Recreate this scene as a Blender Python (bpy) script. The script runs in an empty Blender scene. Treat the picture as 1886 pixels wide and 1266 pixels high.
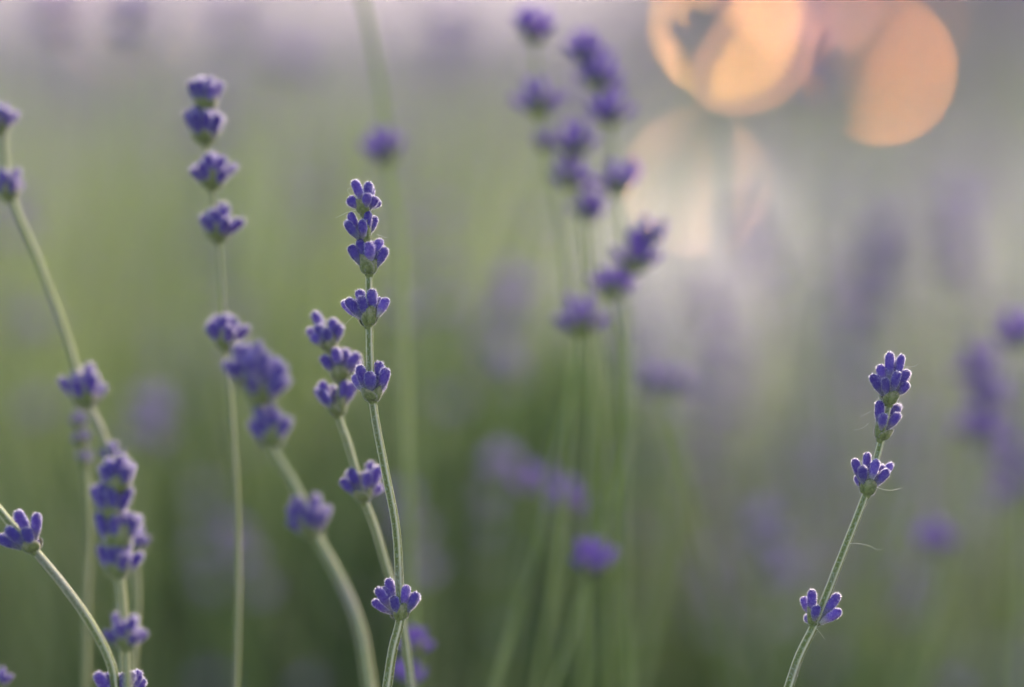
import bpy, math, random
import numpy as np
from mathutils import Vector, Matrix

R = math.radians
scene = bpy.context.scene
COL = scene.collection
random.seed(11)
rng = np.random.default_rng(7)

# ---------------------------------------------------------------- camera
CAM_H, PITCH, LENS, FOCUS = 0.5, R(8.0), 100.0, 0.65
cam_d = bpy.data.cameras.new('camera')
cam = bpy.data.objects.new('camera', cam_d)
COL.objects.link(cam)
cam.location = (0, 0, CAM_H)
cam.rotation_euler = (R(90) - PITCH, 0, 0)
cam_d.lens = LENS
cam_d.sensor_width = 36
cam_d.clip_start = 0.01
cam_d.clip_end = 500
cam_d.dof.use_dof = True
cam_d.dof.focus_distance = FOCUS
cam_d.dof.aperture_fstop = 2.4
cam_d.dof.aperture_blades = 0
scene.camera = cam

# ---------------------------------------------------------------- sky, sun, exposure
SUN_EL, SUN_AZ = R(22), R(24)           # low sun, behind the flowers and a little to the right
w = bpy.data.worlds.new('World')
scene.world = w
w.use_nodes = True
nt = w.node_tree
sky = nt.nodes.new('ShaderNodeTexSky')
sky.sky_type = 'NISHITA'
sky.sun_disc = False
sky.sun_elevation = SUN_EL
sky.sun_rotation = SUN_AZ
sky.air_density = 0.7
sky.dust_density = 2.6
sky.ozone_density = 0.85
nt.links.new(sky.outputs[0], nt.nodes['Background'].inputs[0])
nt.nodes['Background'].inputs[1].default_value = 0.15
sl = bpy.data.lights.new('sun', 'SUN')
sl.energy = 2.8
sl.angle = R(10)
sl.color = (1.0, 0.89, 0.77)
sun = bpy.data.objects.new('sun', sl)
COL.objects.link(sun)
sd = Vector((math.sin(SUN_AZ) * math.cos(SUN_EL), math.cos(SUN_AZ) * math.cos(SUN_EL), math.sin(SUN_EL)))
sun.rotation_euler = sd.to_track_quat('Z', 'Y').to_euler()
sun.location = sd * 20
scene.view_settings.view_transform = 'Standard'
scene.view_settings.look = 'None'
scene.view_settings.gamma = 1.0
scene.view_settings.exposure = 2.15
scene.cycles.use_adaptive_sampling = False
scene.cycles.use_denoising = True
scene.cycles.max_bounces = 8
scene.cycles.transmission_bounces = 6
scene.cycles.sample_clamp_indirect = 4.0

HAZE = 0.0045

# ---------------------------------------------------------------- helpers
FWD = Vector((0, math.cos(PITCH), -math.sin(PITCH)))
UP = Vector((0, math.sin(PITCH), math.cos(PITCH)))
RIGHT = Vector((1, 0, 0))
PXF = LENS / 36 * 1886


def at(px, py, d):
    """pixel of the 1886 x 1266 photograph at depth d (m) -> world point"""
    return Vector((0, 0, CAM_H)) + FWD * d + RIGHT * ((px - 943) / PXF * d) + UP * ((633 - py) / PXF * d)


def link(name, data, parent=None, mat=None):
    o = bpy.data.objects.new(name, data)
    COL.objects.link(o)
    if parent is not None:
        o.parent = parent
    if mat is not None:
        o.matrix_basis = mat
    return o


def tag(o, label=None, cat=None, group=None, kind=None):
    if label: o['label'] = label
    if cat: o['category'] = cat
    if group: o['group'] = group
    if kind: o['kind'] = kind
    return o


def copy_tree(o, parent=None):
    c = o.copy()
    COL.objects.link(c)
    if parent is not None:
        c.parent = parent
    for ch in list(o.children):
        copy_tree(ch, c)
    return c


def smoothstep(a, b, x):
    t = min(1, max(0, (x - a) / (b - a)))
    return t * t * (3 - 2 * t)


class MB:
    """collects verts / faces with a material slot and one float attribute 'along'"""
    def __init__(s):
        s.v, s.f, s.m, s.a = [], [], [], []

    def add(s, verts, faces, slot=0, along=None):
        n = len(s.v)
        s.v += [tuple(v) for v in verts]
        s.a += list(along) if along is not None else [0.5] * len(verts)
        s.f += [tuple(i + n for i in f) for f in faces]
        s.m += [slot] * len(faces)

    def merge(s, other, M, slotmap=None):
        n = len(s.v)
        s.v += [tuple(M @ Vector(v)) for v in other.v]
        s.a += other.a
        s.f += [tuple(i + n for i in f) for f in other.f]
        s.m += [slotmap[m] if slotmap else m for m in other.m]

    def mesh(s, name, mats, smooth=True):
        me = bpy.data.meshes.new(name)
        me.from_pydata(s.v, [], s.f)
        for m in mats:
            me.materials.append(m)
        me.polygons.foreach_set('material_index', s.m)
        me.polygons.foreach_set('use_smooth', [smooth] * len(s.f))
        at_ = me.attributes.new('along', 'FLOAT', 'POINT')
        at_.data.foreach_set('value', s.a)
        me.update()
        return me


def np_mesh(name, verts, faces, mats, mat_idx=None, along=None, smooth=True):
    """faces: (n,k) int array"""
    me = bpy.data.meshes.new(name)
    n, k = faces.shape
    me.vertices.add(len(verts))
    me.vertices.foreach_set('co', np.asarray(verts, np.float32).ravel())
    me.loops.add(n * k)
    me.loops.foreach_set('vertex_index', faces.astype(np.int32).ravel())
    me.polygons.add(n)
    me.polygons.foreach_set('loop_start', np.arange(0, n * k, k, dtype=np.int32))
    me.polygons.foreach_set('use_smooth', np.full(n, smooth))
    for m in mats:
        me.materials.append(m)
    if mat_idx is not None:
        me.polygons.foreach_set('material_index', mat_idx.astype(np.int32))
    if along is not None:
        a = me.attributes.new('along', 'FLOAT', 'POINT')
        a.data.foreach_set('value', np.asarray(along, np.float32))
    me.update(calc_edges=True)
    me.validate()
    return me


# ---------------------------------------------------------------- materials
def material(name):
    m = bpy.data.materials.new(name)
    m.use_nodes = True
    t = m.node_tree
    t.nodes.clear()
    out = t.nodes.new('ShaderNodeOutputMaterial')
    return m, t, out


def N(t, kind, **kw):
    n = t.nodes.new(kind)
    for k, v in kw.items():
        setattr(n, k, v)
    return n


def ramp(t, fac, stops):
    r = N(t, 'ShaderNodeValToRGB')
    els = r.color_ramp.elements
    while len(els) < len(stops):
        els.new(0.5)
    for e, (p, c) in zip(els, stops):
        e.position = p
        e.color = (*c, 1)
    t.links.new(fac, r.inputs[0])
    return r.outputs[0]


def mix(t, a, b, fac, mode='MIX'):
    n = N(t, 'ShaderNodeMix', data_type='RGBA', blend_type=mode)
    for sock, v in ((n.inputs[6], a), (n.inputs[7], b), (n.inputs[0], fac)):
        if hasattr(v, 'links'):
            t.links.new(v, sock)
        elif isinstance(v, tuple):
            sock.default_value = (*v, 1)
        else:
            sock.default_value = v
    return n.outputs[2]


def noise(t, scale, detail=3, coord='Object'):
    tc = N(t, 'ShaderNodeTexCoord')
    n = N(t, 'ShaderNodeTexNoise')
    n.inputs['Scale'].default_value = scale
    n.inputs['Detail'].default_value = detail
    t.links.new(tc.outputs[coord], n.inputs['Vector'])
    return n.outputs[0]


def leafy(name, color_fn, trans=0.3, rough=0.6, sheen=0.0, sheen_tint=(1, 1, 1), bump_scale=None, bump_d=0.0002, trans_tint=None):
    """plant tissue: a rough principled skin that also lets light through"""
    m, t, out = material(name)
    c = color_fn(t)
    p = N(t, 'ShaderNodeBsdfPrincipled')
    p.inputs['Roughness'].default_value = rough
    p.inputs['Specular IOR Level'].default_value = 0.12
    if sheen:
        p.inputs['Sheen Weight'].default_value = sheen
        p.inputs['Sheen Roughness'].default_value = 0.35
        p.inputs['Sheen Tint'].default_value = (*sheen_tint, 1)
    if hasattr(c, 'links'):
        t.links.new(c, p.inputs['Base Color'])
    else:
        p.inputs['Base Color'].default_value = (*c, 1)
    tr = N(t, 'ShaderNodeBsdfTranslucent')
    if trans_tint:
        t.links.new(mix(t, c, trans_tint, 1.0, 'MULTIPLY') if False else mix(t, c, trans_tint, 0.5), tr.inputs[0])
    elif hasattr(c, 'links'):
        t.links.new(c, tr.inputs[0])
    else:
        tr.inputs[0].default_value = (*c, 1)
    if bump_scale:
        b = N(t, 'ShaderNodeBump')
        b.inputs['Strength'].default_value = 0.6
        b.inputs['Distance'].default_value = bump_d
        t.links.new(noise(t, bump_scale, 2), b.inputs['Height'])
        t.links.new(b.outputs[0], p.inputs['Normal'])
    ms = N(t, 'ShaderNodeMixShader')
    ms.inputs[0].default_value = trans
    t.links.new(p.outputs[0], ms.inputs[1])
    t.links.new(tr.outputs[0], ms.inputs[2])
    t.links.new(ms.outputs[0], out.inputs[0])
    return m


def attr(t):
    return N(t, 'ShaderNodeAttribute', attribute_name='along').outputs['Fac']


def rand_obj(t):
    return N(t, 'ShaderNodeObjectInfo').outputs['Random']


def bud_col(t):
    c = ramp(t, attr(t), [(0.0, (0.20, 0.22, 0.13)), (0.26, (0.17, 0.16, 0.21)), (0.48, (0.066, 0.041, 0.26)),
                          (0.8, (0.045, 0.024, 0.225)), (1.0, (0.018, 0.008, 0.11))])
    sp = ramp(t, noise(t, 2000, 3), [(0.46, (0, 0, 0)), (0.75, (1, 1, 1))])
    c = mix(t, c, (0.30, 0.24, 0.52), mix(t, (0, 0, 0), sp, 0.32))
    v = ramp(t, rand_obj(t), [(0.0, (0.75, 0.72, 0.85)), (0.5, (1, 1, 1)), (0.88, (1.35, 1.15, 1.1)), (0.94, (2.2, 2.2, 1.5)), (1.0, (1.8, 1.5, 1.3))])
    return mix(t, c, v, 1.0, 'MULTIPLY')


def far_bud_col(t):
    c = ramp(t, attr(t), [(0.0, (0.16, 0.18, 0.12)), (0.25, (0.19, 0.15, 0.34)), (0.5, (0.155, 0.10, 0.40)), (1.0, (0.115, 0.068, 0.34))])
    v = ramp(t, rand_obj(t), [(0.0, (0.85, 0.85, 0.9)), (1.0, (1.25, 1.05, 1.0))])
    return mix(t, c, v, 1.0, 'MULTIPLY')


def bract_col(t):
    c = ramp(t, attr(t), [(0.0, (0.20, 0.23, 0.06)), (0.5, (0.29, 0.30, 0.10)), (0.9, (0.38, 0.33, 0.20)), (1.0, (0.40, 0.33, 0.30))])
    return mix(t, c, (0.14, 0.16, 0.045), ramp(t, noise(t, 900, 3), [(0.4, (0, 0, 0)), (0.7, (1, 1, 1))]))


def stem_col(t):
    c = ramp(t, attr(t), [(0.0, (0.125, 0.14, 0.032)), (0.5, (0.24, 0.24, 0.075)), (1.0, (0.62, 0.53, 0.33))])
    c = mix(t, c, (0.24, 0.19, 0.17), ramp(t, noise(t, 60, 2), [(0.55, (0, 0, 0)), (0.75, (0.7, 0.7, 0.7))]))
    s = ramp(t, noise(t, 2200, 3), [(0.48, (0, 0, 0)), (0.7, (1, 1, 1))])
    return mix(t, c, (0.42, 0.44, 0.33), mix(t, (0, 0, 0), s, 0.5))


M = {}
M['bud'] = leafy('lavender_bud', bud_col, 0.32, 0.7, 0.2, (0.85, 0.80, 1.0), 3000, 0.00012, (0.55, 0.36, 0.72))
M['fuzz'] = leafy('white_plant_hair', lambda t: (0.76, 0.68, 0.77), 0.6, 0.5)
M['bract'] = leafy('green_bract', bract_col, 0.35, 0.6, 0.5, (0.9, 0.9, 0.8), 1500, 0.0002)
M['stem'] = leafy('lavender_stem', stem_col, 0.15, 0.7, 0.05, (0.95, 0.95, 0.85), 2500, 0.0001)
M['far_bud'] = leafy('blurred_lavender_bud', far_bud_col, 0.45, 0.7, 0.3, (0.9, 0.85, 1), None, 0, (0.62, 0.42, 0.70))
M['hazed_bud'] = leafy('hazed_lavender_bud', lambda t: mix(t, far_bud_col(t), (0.42, 0.36, 0.46), 0.55), 0.5, 0.7, 0.3, (0.9, 0.85, 1), None, 0, (0.62, 0.45, 0.70))  # veil of distant haze put into the bud colour: paler and greyer
M['soft_stem'] = leafy('soft_stem', lambda t: ramp(t, noise(t, 9, 2), [(0.35, (0.18, 0.24, 0.06)), (0.65, (0.33, 0.36, 0.16))]), 0.4, 0.6)
M['thread'] = leafy('silk_thread', lambda t: (0.8, 0.76, 0.66), 0.5, 0.3)


def field_stem_col(t):
    c = ramp(t, noise(t, 7.0, 2), [(0.36, (0.22, 0.28, 0.055)), (0.5, (0.40, 0.44, 0.15)), (0.64, (0.52, 0.55, 0.38))])
    return c


def field_flower_col(t):
    return ramp(t, noise(t, 14.0, 2), [(0.3, (0.27, 0.20, 0.36)), (0.55, (0.42, 0.34, 0.44)), (0.75, (0.55, 0.45, 0.47))])


def foliage_col(t):
    return ramp(t, noise(t, 9.0, 3), [(0.3, (0.03, 0.06, 0.010)), (0.5, (0.055, 0.095, 0.022)), (0.72, (0.10, 0.14, 0.045))])


M['field_stem'] = leafy('field_stem', field_stem_col, 0.5, 0.6)
M['field_flower'] = leafy('field_flower', field_flower_col, 0.4, 0.7)
M['pale_flower'] = leafy('pale_flower', lambda t: ramp(t, noise(t, 18, 2), [(0.3, (0.40, 0.33, 0.45)), (0.6, (0.62, 0.55, 0.59)), (0.8, (0.68, 0.61, 0.59))]), 0.45, 0.7)  # pale lilac petals, with the haze over the right side put into the colour
M['foliage'] = leafy('lavender_leaf', foliage_col, 0.2, 0.6)


def plain(name, col_fn, rough=0.9):
    m, t, out = material(name)
    p = N(t, 'ShaderNodeBsdfPrincipled')
    p.inputs['Roughness'].default_value = rough
    c = col_fn(t)
    if hasattr(c, 'links'):
        t.links.new(c, p.inputs['Base Color'])
    else:
        p.inputs['Base Color'].default_value = (*c, 1)
    t.links.new(p.outputs[0], out.inputs[0])
    return m


M['soil'] = plain('soil', lambda t: ramp(t, noise(t, 6, 6), [(0.3, (0.05, 0.06, 0.025)), (0.7, (0.10, 0.09, 0.05))]))
M['gravel'] = plain('pale_gravel', lambda t: ramp(t, noise(t, 40, 6), [(0.3, (0.13, 0.12, 0.10)), (0.7, (0.20, 0.18, 0.17))]))
M['black_plastic'] = plain('dark_metal', lambda t: (0.03, 0.03, 0.03), 0.4)


def glow(name, col, strength):
    m, t, out = material(name)
    e = N(t, 'ShaderNodeEmission')
    e.inputs[0].default_value = (*col, 1)
    e.inputs[1].default_value = strength
    t.links.new(e.outputs[0], out.inputs[0])
    return m


# ---------------------------------------------------------------- setting: ground and path
def sheet(name, corners, mat, kind='structure'):
    mb = MB()
    mb.add(corners, [tuple(range(len(corners)))])
    return tag(link(name, mb.mesh(name, [mat], False)), kind=kind)


sheet('ground', [(-62, -6, 0), (62, -6, 0), (62, 62, 0), (-62, 62, 0)], M['soil'])

# a gentle rise beyond the rows, closing off the horizon
mb = MB()
ys = [7.5, 9, 11, 14, 18, 24, 34]
zs = [-.02, .05, .22, .65, 1.3, 2.3, 2.7]
for i, (y, z) in enumerate(zip(ys, zs)):
    for j in range(25):
        x = -60 + 5 * j
        mb.v.append((x, y, z + (.12 * math.sin(x * .21 + i) * min(1, i / 3)))); mb.a.append(.5)
for i in range(len(ys) - 1):
    for j in range(24):
        mb.f.append((i * 25 + j, i * 25 + j + 1, (i + 1) * 25 + j + 1, (i + 1) * 25 + j)); mb.m.append(0)
M['far_field'] = plain('far_field', lambda t: ramp(t, noise(t, .9, 5), [(0.3, (0.12, 0.088, 0.075)), (0.5, (0.155, 0.105, 0.11)), (0.7, (0.20, 0.14, 0.14))]))
tag(link('hill', mb.mesh('hill', [M['far_field']])), kind='structure')
sheet('gravel_path', [(.02, 2.7, .004), (1.6, 2.7, .004), (2.6, 7.5, .004), (.25, 7.5, .004)], M['gravel'])

# ---------------------------------------------------------------- lavender anatomy (real size, metres)
MMU = 0.001


def bud_mb(seed, fuzz=500, nseg=20, nrow=12):
    """one calyx: ribbed tube, rounded closed tip, 5 mm long, 2.2 mm thick, with short white hairs (slot 1)"""
    r_ = random.Random(seed)
    L, RR = 5.0, 1.0
    lob = r_.uniform(0, 6.28)
    bend = r_.uniform(-0.25, 0.35)
    V, A, F, Nn = [], [], [], []

    def prof(t):
        body = 0.42 + 0.58 * smoothstep(0, 0.5, t)
        cap = 1.0 if t < 0.78 else math.sqrt(max(0.0, 1 - ((t - 0.78) / 0.225) ** 2))
        return RR * body * cap

    ts = [0, .08, .2, .34, .48, .62, .74, .82, .88, .93, .97, .992]
    for t in ts:
        for j in range(nseg):
            th = 2 * math.pi * j / nseg
            rib = 1 + 0.07 * (1 if j % 2 else -1) * (1 - smoothstep(.8, .95, t))
            tip = 1 + 0.10 * math.cos(4 * th + lob) * smoothstep(.82, .95, t)
            r = prof(t) * rib * tip
            V.append(Vector((r * math.cos(th) + bend * t * t, r * math.sin(th), L * t)) * MMU)
            A.append(t)
    for i in range(len(ts) - 1):
        for j in range(nseg):
            a, b = i * nseg + j, i * nseg + (j + 1) % nseg
            F.append((a, b, b + nseg, a + nseg))
    V.append(Vector((bend, 0, L * 0.975)) * MMU); A.append(1.0)
    k = len(V) - 1
    o = (len(ts) - 1) * nseg
    F += [(o + j, o + (j + 1) % nseg, k) for j in range(nseg)]
    F.append(tuple(reversed(range(nseg))))
    mb = MB()
    mb.add(V, F, 0, A)
    for _ in range(fuzz):
        t = r_.uniform(0.02, 1.0) ** 0.9
        th = r_.uniform(0, 2 * math.pi)
        r = prof(min(t, .99))
        dt = 0.02
        dr = (prof(min(.995, t + dt)) - prof(max(0, t - dt))) / (L * (min(.995, t + dt) - max(0, t - dt)))
        n = Vector((math.cos(th), math.sin(th), -dr)).normalized()
        p = Vector((r * math.cos(th) + bend * t * t, r * math.sin(th), L * t))
        d = (n + Vector((r_.gauss(0, .35), r_.gauss(0, .35), .25 + r_.gauss(0, .3)))).normalized()
        s = d.cross(Vector((r_.gauss(0, 1), r_.gauss(0, 1), r_.gauss(0, 1)))).normalized() * 0.020
        h = .16 + .42 * r_.random() ** 1.6
        mb.add([(p - s) * MMU, (p + s) * MMU, (p + d * h) * MMU], [(0, 1, 2)], 1, [t] * 3)
    return mb


def bract_mb(seed, fuzz=160):
    """one cupped, pointed bract facing -Y, 4.6 mm tall"""
    r_ = random.Random(seed)
    nu, nv = 13, 9
    V, A, F = [], [], []

    def pt(s, t, off=0.0):
        w_ = R(84) * math.sin(math.pi * min(1, 0.2 + 0.8 * t)) ** 0.7 if t < 1 else 0
        az = s * w_
        r = 0.62 + 2.75 * t ** 0.45 - 0.3 * t ** 3 + off + 0.09 * math.cos(s * 14)
        z = -0.15 + 4.8 * t ** 1.4 - 0.5 * abs(s) * t * (1 - t)
        return Vector((r * math.sin(az), -r * math.cos(az), z))

    for side, off in ((0, 0.0), (1, -0.16)):
        for i in range(nv):
            t = i / (nv - 1)
            for j in range(nu):
                s = 2 * j / (nu - 1) - 1
                V.append(pt(s, min(t, .985), off * (1 - .6 * t)) * MMU)
                A.append(max(t, abs(s) ** 3 * min(1, t * 2.5)))
    n1 = nu * nv
    for i in range(nv - 1):
        for j in range(nu - 1):
            a = i * nu + j
            F.append((a, a + 1, a + 1 + nu, a + nu))
            F.append((n1 + a, n1 + a + nu, n1 + a + 1 + nu, n1 + a + 1))
    edge = [i * nu for i in range(nv)] + [(nv - 1) * nu + j for j in range(1, nu)] + [i * nu + nu - 1 for i in range(nv - 2, -1, -1)]
    for a, b in zip(edge, edge[1:]):
        F.append((a, b, n1 + b, n1 + a))
    mb = MB()
    mb.add(V, F, 0, A)
    for _ in range(fuzz):
        t, s = r_.uniform(.05, .98), r_.uniform(-1, 1)
        if r_.random() < .45:
            s = math.copysign(1, s)
        p = pt(s, t)
        n = Vector((p.x, p.y, -.5)).normalized()
        d = (n + Vector((r_.gauss(0, .4), r_.gauss(0, .4), .2 + r_.gauss(0, .4)))).normalized()
        sd_ = d.cross(Vector((r_.gauss(0, 1), r_.gauss(0, 1), r_.gauss(0, 1)))).normalized() * 0.018
        h = r_.uniform(.2, .5)
        mb.add([(p - sd_) * MMU, (p + sd_) * MMU, (p + d * h) * MMU], [(0, 1, 2)], 1, [t] * 3)
    return mb


def node_mb():
    """the swollen stem node that carries a whorl"""
    mb = MB()
    V, A, F = [], [], []
    prof = [(-.9, .75), (-.5, .95), (0, 1.1), (.6, 1.2), (1.2, 1.1), (1.7, .7)]
    for z, r in prof:
        for j in range(12):
            th = 2 * math.pi * j / 12
            V.append(Vector((r * math.cos(th), r * math.sin(th), z)) * MMU); A.append(.3)
    for i in range(len(prof) - 1):
        for j in range(12):
            a, b = i * 12 + j, i * 12 + (j + 1) % 12
            F.append((a, b, b + 12, a + 12))
    F.append(tuple(reversed(range(12))))
    F.append(tuple(range((len(prof) - 1) * 12, len(prof) * 12)))
    mb.add(V, F, 0, A)
    return mb


BUD = [bud_mb(s, 800).mesh('bud', [M['bud'], M['fuzz']]) for s in range(8)]
BRACT = [bract_mb(s + 50).mesh('bract', [M['bract'], M['fuzz']]) for s in range(4)]
NODE = node_mb().mesh('flower_whorl', [M['bract']])


def catmull(P, per=8):
    """centripetal Catmull-Rom through P"""
    P = [Vector(p) for p in P]
    Q = [P[0] * 2 - P[1]] + P + [P[-1] * 2 - P[-2]]
    out = []
    for i in range(1, len(Q) - 2):
        a, b, c, d = Q[i - 1], Q[i], Q[i + 1], Q[i + 2]
        t0 = 0.0
        t1 = t0 + max(1e-6, (b - a).length) ** .5
        t2 = t1 + max(1e-6, (c - b).length) ** .5
        t3 = t2 + max(1e-6, (d - c).length) ** .5
        for k in range(per):
            t = t1 + (t2 - t1) * k / per
            A1 = a * ((t1 - t) / (t1 - t0)) + b * ((t - t0) / (t1 - t0))
            A2 = b * ((t2 - t) / (t2 - t1)) + c * ((t - t1) / (t2 - t1))
            A3 = c * ((t3 - t) / (t3 - t2)) + d * ((t - t2) / (t3 - t2))
            B1 = A1 * ((t2 - t) / (t2 - t0)) + A2 * ((t - t0) / (t2 - t0))
            B2 = A2 * ((t3 - t) / (t3 - t1)) + A3 * ((t - t1) / (t3 - t1))
            out.append(B1 * ((t2 - t) / (t2 - t1)) + B2 * ((t - t1) / (t2 - t1)))
    out.append(P[-1])
    return out


def stem_mb(pts, r0, r1, nseg=16, fuzz=0.0, seed=0, twist=0.6):
    """square, grooved stem through pts (world); r0 at the first point, r1 at the last; fuzz = hairs per mm"""
    r_ = random.Random(seed)
    mb = MB()
    n = len(pts)
    tan = [(pts[min(i + 1, n - 1)] - pts[max(i - 1, 0)]).normalized() for i in range(n)]
    x = Vector((1, 0.8, 0)); x = (x - tan[0] * x.dot(tan[0])).normalized()
    V, A, F, fr = [], [], [], []
    for i in range(n):
        x = (x - tan[i] * x.dot(tan[i])).normalized()
        y = tan[i].cross(x)
        fr.append((x.copy(), y))
        r = r0 + (r1 - r0) * i / (n - 1)
        tw = twist * i / n
        for j in range(nseg):
            th = 2 * math.pi * j / nseg + tw
            c4 = math.cos(4 * (th - tw))
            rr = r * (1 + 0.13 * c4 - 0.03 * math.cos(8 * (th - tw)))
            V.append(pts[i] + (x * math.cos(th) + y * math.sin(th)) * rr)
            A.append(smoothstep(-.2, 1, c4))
    for i in range(n - 1):
        for j in range(nseg):
            a, b = i * nseg + j, i * nseg + (j + 1) % nseg
            F.append((a, a + nseg, b + nseg, b))
    F.append(tuple(range(nseg)))
    F.append(tuple(reversed(range((n - 1) * nseg, n * nseg))))
    mb.add(V, F, 0, A)
    if fuzz:
        for i in range(n - 1):
            ln = (pts[i + 1] - pts[i]).length / MMU
            if pts[i].z < 0.30:
                break
            for _ in range(int(ln * fuzz)):
                u = r_.random()
                x, y = fr[i]
                tw = twist * i / n
                th = tw + (r_.choice((0, 1, 2, 3)) * math.pi / 2 + r_.gauss(0, .22) if r_.random() < .7 else r_.uniform(0, 6.28))
                r = (r0 + (r1 - r0) * (i + u) / (n - 1)) * (1 + .10 * math.cos(4 * (th - tw)))
                nn = x * math.cos(th) + y * math.sin(th)
                p = pts[i].lerp(pts[i + 1], u) + nn * r
                d = (nn + Vector((r_.gauss(0, .35), r_.gauss(0, .35), r_.gauss(0, .35)))).normalized()
                s = d.cross(Vector((r_.gauss(0, 1), r_.gauss(0, 1), r_.gauss(0, 1)))).normalized() * 0.018 * MMU
                mb.add([p - s, p + s, p + d * r_.uniform(.15, .34) * MMU], [(0, 1, 2)], 1, [1] * 3)
    return mb


def to_ground(pts, d):
    """continue a stem from its last point down to the soil"""
    p, q = pts[-2], pts[-1]
    v = (q - p).normalized()
    if v.z > -0.3:
        v = Vector((v.x, v.y, -0.3)).normalized()
    z = q.z
    a = q + v * (z * 0.35)
    return pts + [a, Vector((a.x + v.x * z * .25, a.y + 0.02, a.z * .45)), Vector((a.x + v.x * z * .3, a.y + .03, 0.0))]


def basis(zaxis, pos, away=Vector((0, 1, 0))):
    z = zaxis.normalized()
    y = (away - z * away.dot(z)).normalized()
    x = y.cross(z)
    m = Matrix((x, y, z)).transposed().to_4x4()
    m.translation = pos
    return m


def bud_matrix(base, tip, width, spin):
    v = tip - base
    L = v.length
    z = v.normalized()
    h = Vector((math.cos(spin), math.sin(spin), .3))
    x = (h - z * h.dot(z)).normalized()
    y = z.cross(x)
    m = Matrix((x * width, y * width, z * (L / (5.0 * MMU)))).transposed().to_4x4()
    m.translation = base
    return m


BUDN = [0]


def add_bud(wh, Winv, base, tip, width):
    BUDN[0] += 1
    return link('bud', BUD[BUDN[0] % len(BUD)], wh, Winv @ bud_matrix(base, tip, width, BUDN[0] * 2.4))


def add_bract(wh, az, sc=(1, 1, 1), tilt=0.0):
    BUDN[0] += 1
    m = Matrix.Rotation(R(az), 4, 'Z') @ Matrix.Rotation(R(tilt), 4, 'X') @ Matrix.Diagonal((*sc, 1))
    return link('bract', BRACT[BUDN[0] % len(BRACT)], wh, m)


def manual_whorl(thing_, node, d, buds, bracts, wpx=19, axis=None):
    """buds: (tip x, tip y, base x, base y, f/m/b); bracts: (azimuth, scale, height scale)"""
    mpp = d / PXF
    n = at(node[0], node[1], d)
    if axis is None:
        ax = sum(b[0] for b in buds) / len(buds), sum(b[1] for b in buds) / len(buds)
    else:
        ax = axis
    W = basis(RIGHT * (ax[0] - node[0]) + UP * (node[1] - ax[1]), n, FWD)
    root = Matrix.Translation(thing_.location)
    wh = link('flower_whorl', NODE, thing_, root.inverted() @ W)
    Wi = W.inverted()
    cx = sum(b[0] for b in buds) / len(buds)
    for tx, ty, bx, by, k in buds:
        dt = {'f': -2.6, 'm': -0.9, 'b': 2.2}[k] * MMU
        db = {'f': -1.3, 'm': -0.5, 'b': 0.9}[k] * MMU
        bx, by = bx + (node[0] - bx) * .38, by + (node[1] - 4 - by) * .38
        add_bud(wh, Wi, at(bx, by, d + db), at(tx, ty, d + dt), wpx * .44 * mpp / MMU * random.uniform(.9, 1.06))
    srt = sorted(buds)
    for (ax_, ay_, abx, aby, _k), (cx_, cy_, cbx, cby, _q) in zip(srt, srt[1:]):       # buds that fill the gaps behind
        if cx_ - ax_ > 13:
            add_bud(wh, Wi, at((abx + cbx + node[0] * 2) / 4, (aby + cby) / 4 + (node[1] - 6) / 2, d + .6 * MMU),
                    at((ax_ + cx_) / 2 + random.uniform(-2, 2), max(ay_, cy_) + random.uniform(-2, 5), d + 1.2 * MMU), wpx * .40 * mpp / MMU)
    for tx, ty, bx, by, k in buds[::2]:           # the far side of the whorl
        tx = 2 * cx - tx + random.uniform(-5, 5)
        ty = ty + random.uniform(6, 16)
        add_bud(wh, Wi, at((node[0] * 3 + tx) / 4, node[1] - 12, d + 1.2 * MMU), at(tx, ty, d + 3.0 * MMU), wpx * .42 * mpp / MMU)
    for az, s, h in bracts:
        add_bract(wh, az + random.uniform(-6, 6), (s * random.uniform(.8, .92), s * random.uniform(.86, .95), h * random.uniform(.92, 1.1)), random.uniform(-4, 6))
    return wh


def auto_whorl(thing_, node, d, width, axis, n=9, seed=0, tight=False):
    """a whorl with its own random buds; width in photo pixels"""
    r_ = random.Random(seed)
    s = width * 1.12 * d / PXF / (10.2 * MMU)
    W = basis(RIGHT * axis[0] + UP * axis[1] + FWD * r_.uniform(-.15, .15), at(node[0], node[1], d), FWD)
    wh = link('flower_whorl', NODE, thing_, Matrix.Translation(-thing_.location) @ W)
    for base, tip, wd in whorl_layout(r_, n, s, tight):
        add_bud(wh, Matrix.Identity(4), base, tip, wd)
    for a in (0, 180):
        add_bract(wh, a + r_.uniform(-50, 50), (s, s, s * r_.uniform(.85, 1.05)))
    return wh


def whorl_layout(r_, n, s, tight=False, splay=1.0):
    out = []
    off = r_.uniform(0, 6.28)
    k = int(n * .65)
    for i in range(n):
        outer = i < k
        az = off + 2 * math.pi * (i / k if outer else (i - k + .5) / (n - k)) + r_.uniform(-.25, .25)
        el = R(r_.uniform(30, 54)) if outer else R(r_.uniform(8, 24))
        L = r_.uniform(4.8, 6.6) if outer else r_.uniform(5.0, 6.8)
        el *= splay
        if tight:
            el *= .62
        rad, z0 = ((1.3, 0.8) if outer else (0.8, 1.6)) if tight else (0.7, 0.8) if outer else (0.6, 1.8)
        base = Vector((rad * math.cos(az), rad * math.sin(az), z0)) * (MMU * s)
        dr = Vector((math.sin(el) * math.cos(az), math.sin(el) * math.sin(az), math.cos(el)))
        out.append((base, base + dr * (L * MMU * s), s * r_.uniform(.88, 1.05)))
    return out


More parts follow.
